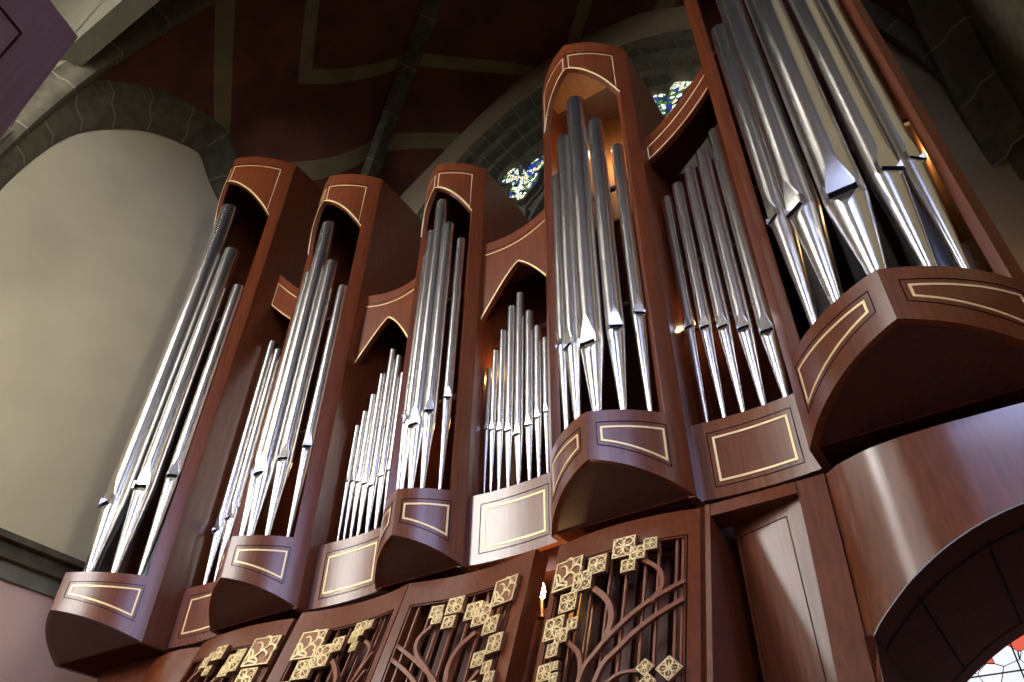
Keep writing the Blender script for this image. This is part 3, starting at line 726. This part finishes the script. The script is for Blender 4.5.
grille('carved grille panel with gilded leaves, left of the candle bulb', .030, .655, .160, .208, .05, .075, Cbl, Cst, [.105, .165, .22, .29, .36, .43, .50, .55])
Bbl = [(-.452, -.583, .118), (-.360, -.650, .092), (-.424, -.700, .078), (-.291, -.609, .060), (-.185, -.562, .062), (-.200, -.592, .048), (-.128, -.555, .036), (-.178, -.644, .036), (-.50, -.78, .06)]
Bst = [([(-.295, -.676), (-.246, -.731), (-.217, -.80), (-.25, -.95)], .028), ([(-.04, -.695), (-.107, -.80), (-.22, -.92), (-.26, -1.1)], .018), ([(-.04, -.77), (-.12, -.87), (-.22, -1.0)], .018), ([(-.13, -.625), (-.075, -.67), (-.075, -.72), (-.1, -.78)], .020)]
grille('carved grille panel whose large leaf blocks glare white in the daylight', -.600, .024, .160, .208, .075, .05, Bbl, Bst, [-.50, -.43, -.36, -.29, -.22, -.165, -.105, -.075])

def low_box(label, name, x0, x1, y0f, th, mat, cat, zb=-1.45, zt=ZT, n=6, fl=None):
    f = low(y0f, fl); m = MB(); shell(m, f, lin(x0, x1, n), zb, zt, 0, -th, nz=6)
    return tag(obj(name, m, mat, origin=W((x0+x1)/2, .2, zb)), label, cat)
low_box('reddish mahogany post between the rightmost grille and the recess', 'mahogany_post', 1.320, 1.336, lambda a: .185, .5, 'wood_matte', 'post')
low_box('wide mahogany post right of the pale reflecting curved panel', 'mahogany_post', 1.652, 1.746, lambda a: .186, .12, 'wood', 'post', fl=flare_r)
# recess behind the posts: lintel, side and the S-curved panel catching the daylight
m = MB(); m.box(-1.75, 1.34, .36, .58, -.40, -.30); tag(obj('impost_beam', m, 'wood_in', origin=W(0, .3, -.4), smooth=False), 'long dark mahogany beam under the pipe bays', 'beam')
dp = curve_pts([(1.652, .190), (1.60, .207), (1.53, .231), (1.46, .257), (1.395, .284)], 6)
root = recess = thing('curved_recess', 'recess with a concave mahogany panel reflecting pale blue daylight', 'recess', (1.55, .26, -1.45))
def fdoor(a, z, off=0.0):
    t = a*(len(dp)-1); i = min(int(t), len(dp)-2); u = t-i; x = dp[i][0]+(dp[i+1][0]-dp[i][0])*u; y = dp[i][1]+(dp[i+1][1]-dp[i][1])*u
    j0, j1 = max(0, i-1), min(len(dp)-1, i+2); dx, dy = dp[j1][0]-dp[j0][0], dp[j1][1]-dp[j0][1]; l = math.hypot(dx, dy)
    return (x+dy/l*off*1.0, y-abs(dx/l)*off, z)
m = MB(); shell(m, fdoor, lin(0, 1, 26), -1.45, -.40, 0, -.03, nz=6); po_ = obj('panel_board', m, 'wood_panel', root)
g = MB(); ribbon(g, fdoor, [(.28, -1.42), (.28, -.50)]+[(a, -.50) for a in lin(.4, .86, 6)]+[(.93, -.50), (.93, -1.42)], .006, .002, closed=False, alen=.33, sub=4); obj('groove', g, 'groove', po_, smooth=False)
m = MB(); A = [[(1.337, .16-flare(z)+.02, z), (1.337, .55, z)] for z in lin(-1.45, -.40, 6)]; B = [[(1.355, q[1], q[2]) for q in r] for r in A]; m.slab(A, B)
obj('side_board', m, 'wood', recess, smooth=False)
m = MB(); m.box(1.36, 1.76, .56, .58, -1.45, -.35); obj('back_board', m, 'wood_matte', recess, smooth=False)
m = MB(); shell(m, low(lambda a: .185), lin(1.338, 1.651, 4), -.452, ZT, 0, -.12); obj('lintel', m, 'wood', recess, smooth=False)
# arched front below the right tower, with its deep lining
AX0, AX1, AXC = 1.748, 2.89, 2.33
ya = lambda a: interp([(1.75, .195), (1.80, .150), (1.90, .108), (2.0, .090), (2.12, .085), (2.3, .09), (2.5, .10), (3.0, .15)], a)
def zar(a): return -.695-.26*(abs(a-AXC)/.56)**1.9 if abs(a-AXC) < .563 else -1.45
fa = low(ya, flare_r)
root = thing('arched_front', 'curved mahogany front with an arched opening below the largest tower', 'arched panel', (AXC, .1, -1.45))
m = MB(); shell(m, fa, lin(AX0, AX1, 50), lambda a: max(zar(a), -1.45), ZT, 0, -.010, nz=8); obj('front_board', m, 'wood_panel', root)
arc_x = [q for q in [AXC-.5625*math.cos(PI*t) for t in lin(0, 1, 41)] if q < 2.88]
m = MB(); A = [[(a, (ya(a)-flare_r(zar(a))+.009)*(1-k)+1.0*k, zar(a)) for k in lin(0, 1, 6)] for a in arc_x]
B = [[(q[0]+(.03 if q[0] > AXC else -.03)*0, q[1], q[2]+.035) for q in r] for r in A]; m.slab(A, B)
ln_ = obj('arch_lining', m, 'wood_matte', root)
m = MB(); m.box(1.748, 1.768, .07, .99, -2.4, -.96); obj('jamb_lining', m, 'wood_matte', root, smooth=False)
m = MB()
for k in (.16, .88):
    G = []
    for a in arc_x:
        y_ = (ya(a)-flare_r(zar(a)))*(1-k)+1.0*k; G.append([(a, y_-.006, zar(a)-.002), (a, y_+.006, zar(a)-.002)])
    m.grid(G)
for a in (arc_x[9], arc_x[15], arc_x[22]):
    z = zar(a); y0_ = (ya(a)-flare_r(z)); m.grid([[(a-.004, y0_+(1-y0_)*k, z-.003), (a+.004, y0_+(1-y0_)*k, z-.003)] for k in (.12, .88)])
obj('groove', m, 'groove', ln_, smooth=False)
g = MB(); m = MB(); m.box(1.76, 2.88, .99, 1.02, -.70, 0.1); tag(obj('rear_board', m, 'wood_in', origin=W(2.4, 1, -.7), smooth=False), 'dark board above the rear edge of the arched passage', 'board')
# case below the flare
for x0, x1, nm in ((-1.75, 1.76, 'long mahogany base of the organ case below the grilles'), (-2.9, -1.75, 'dark mahogany base of the organ case at the far left')):
    m = MB(); m.box(x0, x1, -.20 if x0 > -2 else .25, .6, FLOOR, -1.45); tag(obj('mahogany_plinth_block', m, 'wood', origin=W((x0+x1)/2, .2, FLOOR), smooth=False), nm, 'base block')
low_box('plain mahogany side panel below the far left tower', 'apron', -1.76, -1.32, arcy(-1.76, -1.32, .24, .19), .05, 'wood', 'panel')
m = MB(); m.box(-2.35, -1.77, .30, .6, -1.45, -.345); tag(obj('tower_bracket', m, 'wood', origin=W(-2.1, .4, -1.45), smooth=False), 'dark mahogany support under the far left tower', 'support')

# ------------------------------------------------------------------ inside the case
m = MB(); zz = [(-.52, .010), (-.505, .015), (-.488, .016), (-.468, .011), (-.447, .004), (-.436, .0005)]
def lathe(mb, cx, cy, prof, n=16):
    G = [[(cx+r*math.cos(2*PI*i/n), cy+r*math.sin(2*PI*i/n), z) for z, r in prof] for i in range(n)]; mb.grid(G, closed_u=True)
root = thing('candle_lamp', 'small glowing candle bulb in the gap between two carved grilles', 'lamp', (.575, .33, -.60))
b_ = MB(); lathe(b_, .575, .33, zz); obj('bulb', b_, 'bulb', root)
b_ = MB(); lathe(b_, .575, .33, [(-.60, .020), (-.59, .020), (-.585, .010), (-.52, .009), (-.518, .002)]); obj('holder', b_, 'brass', root)
m = MB(); m.box(.64, .76, .40, .415, -1.4, -.42); tag(obj('gap_board', m, 'oak', origin=W(.7, .4, -1.4), smooth=False), 'pale inner board lit by the candle bulb behind the gap', 'board')
m = MB(); m.box(.56, .59, .33, .60, -.62, -.60); obj('bracket', m, 'brass', root, smooth=False)
for k_, (x, y, zt_, nm) in enumerate([(.275, .50, 1.0, 'shorter square wooden pipe behind the leftmost pipes of the arched bay'), (.325, .50, .93, 'square wooden pipe beside the lamp glow in the arched bay')]):
    m = MB(); m.box(x-.018, x+.018, y-.018, y+.018, -.02, zt_)
    r_ = tag(obj('wooden_pipe', m, 'oak', origin=W(x, y, -.02), smooth=False), nm, 'wooden pipe')
root = thing('wooden_brace', 'pale wooden brace with a hole at the right edge of the largest tower', 'brace', (2.40, .22, 0))
m = MB(); m.box(2.36, 2.44, .235, .26, -.02, .36); obj('board', m, 'oak', root, smooth=False)
m = MB(); m.box(2.385, 2.40, .230, .236, .24, .27); obj('hole', m, 'dark', root, smooth=False)

# ------------------------------------------------------------------ near wooden screen, upper left
d0 = Vector((-.62591535, .08134695, .77563693)); cu = Vector((2.1104, -2.1815, -1.7044))
cpt = cu+d0*2.6                      # top far corner
hv = Vector((-.287, .958, 0)).normalized(); side_ = Vector((-hv.y, hv.x, 0))
root = thing('wooden_screen', 'dark purplish panelled wooden screen corner at the top left edge', 'wooden screen', tuple(cpt-Vector((0, 0, cpt.z-FLOOR))))
def scr(a, z, off=0.0):
    p = cpt-hv*a-side_*off*0; q = p-side_*off*-1
    return (cpt.x-hv.x*a-side_.x*off*-1*-1, cpt.y-hv.y*a-side_.y*off, z)
m = MB(); A = [[scr(a, z, 0) for z in lin(FLOOR, cpt.z, 12)] for a in lin(0, 1.6, 6)]; B = [[(q[0]+side_.x*.5, q[1]+side_.y*.5, q[2]) for q in r] for r in A]; m.slab(A, B)
M['screen'] = wood('screen_wood', (.035, .015, .026), (.06, .026, .042), .35, .5)
so = obj('screen_board', m, 'screen', root, smooth=False)
m = MB(); ribbon(m, scr, [(.11, FLOOR+.3), (.11, cpt.z-.18), (1.5, cpt.z-.18), (1.5, FLOOR+.3)], .010, .004, sub=4); obj('groove', m, 'groove', so, smooth=False)

# ------------------------------------------------------------------ lamps inside the organ (the photo's warm glows)
def lamp(name, at, power, col=(1, .62, .25), r=.03):
    l = bpy.data.lights.new(name, 'POINT'); l.energy = power; l.color = col; l.shadow_soft_size = r
    o = bpy.data.objects.new(name, l); sc.collection.objects.link(o); o.location = W(*at); return o
lamp('lamp_bay', (.30, .44, .80), 6)
lamp('lamp_lit_head', (1.0, .46, 2.25), 16, (1, .70, .38))
lamp('lamp_outer_bay', (1.36, .47, .66), 4)
lamp('lamp_right_tower', (2.43, .34, .98), 5)
lamp('lamp_middle', (.08, .45, .55), 3)
lamp('lamp_second', (-.92, .45, .6), 3)
lamp('lamp_candle', (.615, .27, -.485), 7, r=.012)
lamp('lamp_behind_tower', (2.72, 1.15, .9), 14, (1, .66, .32))
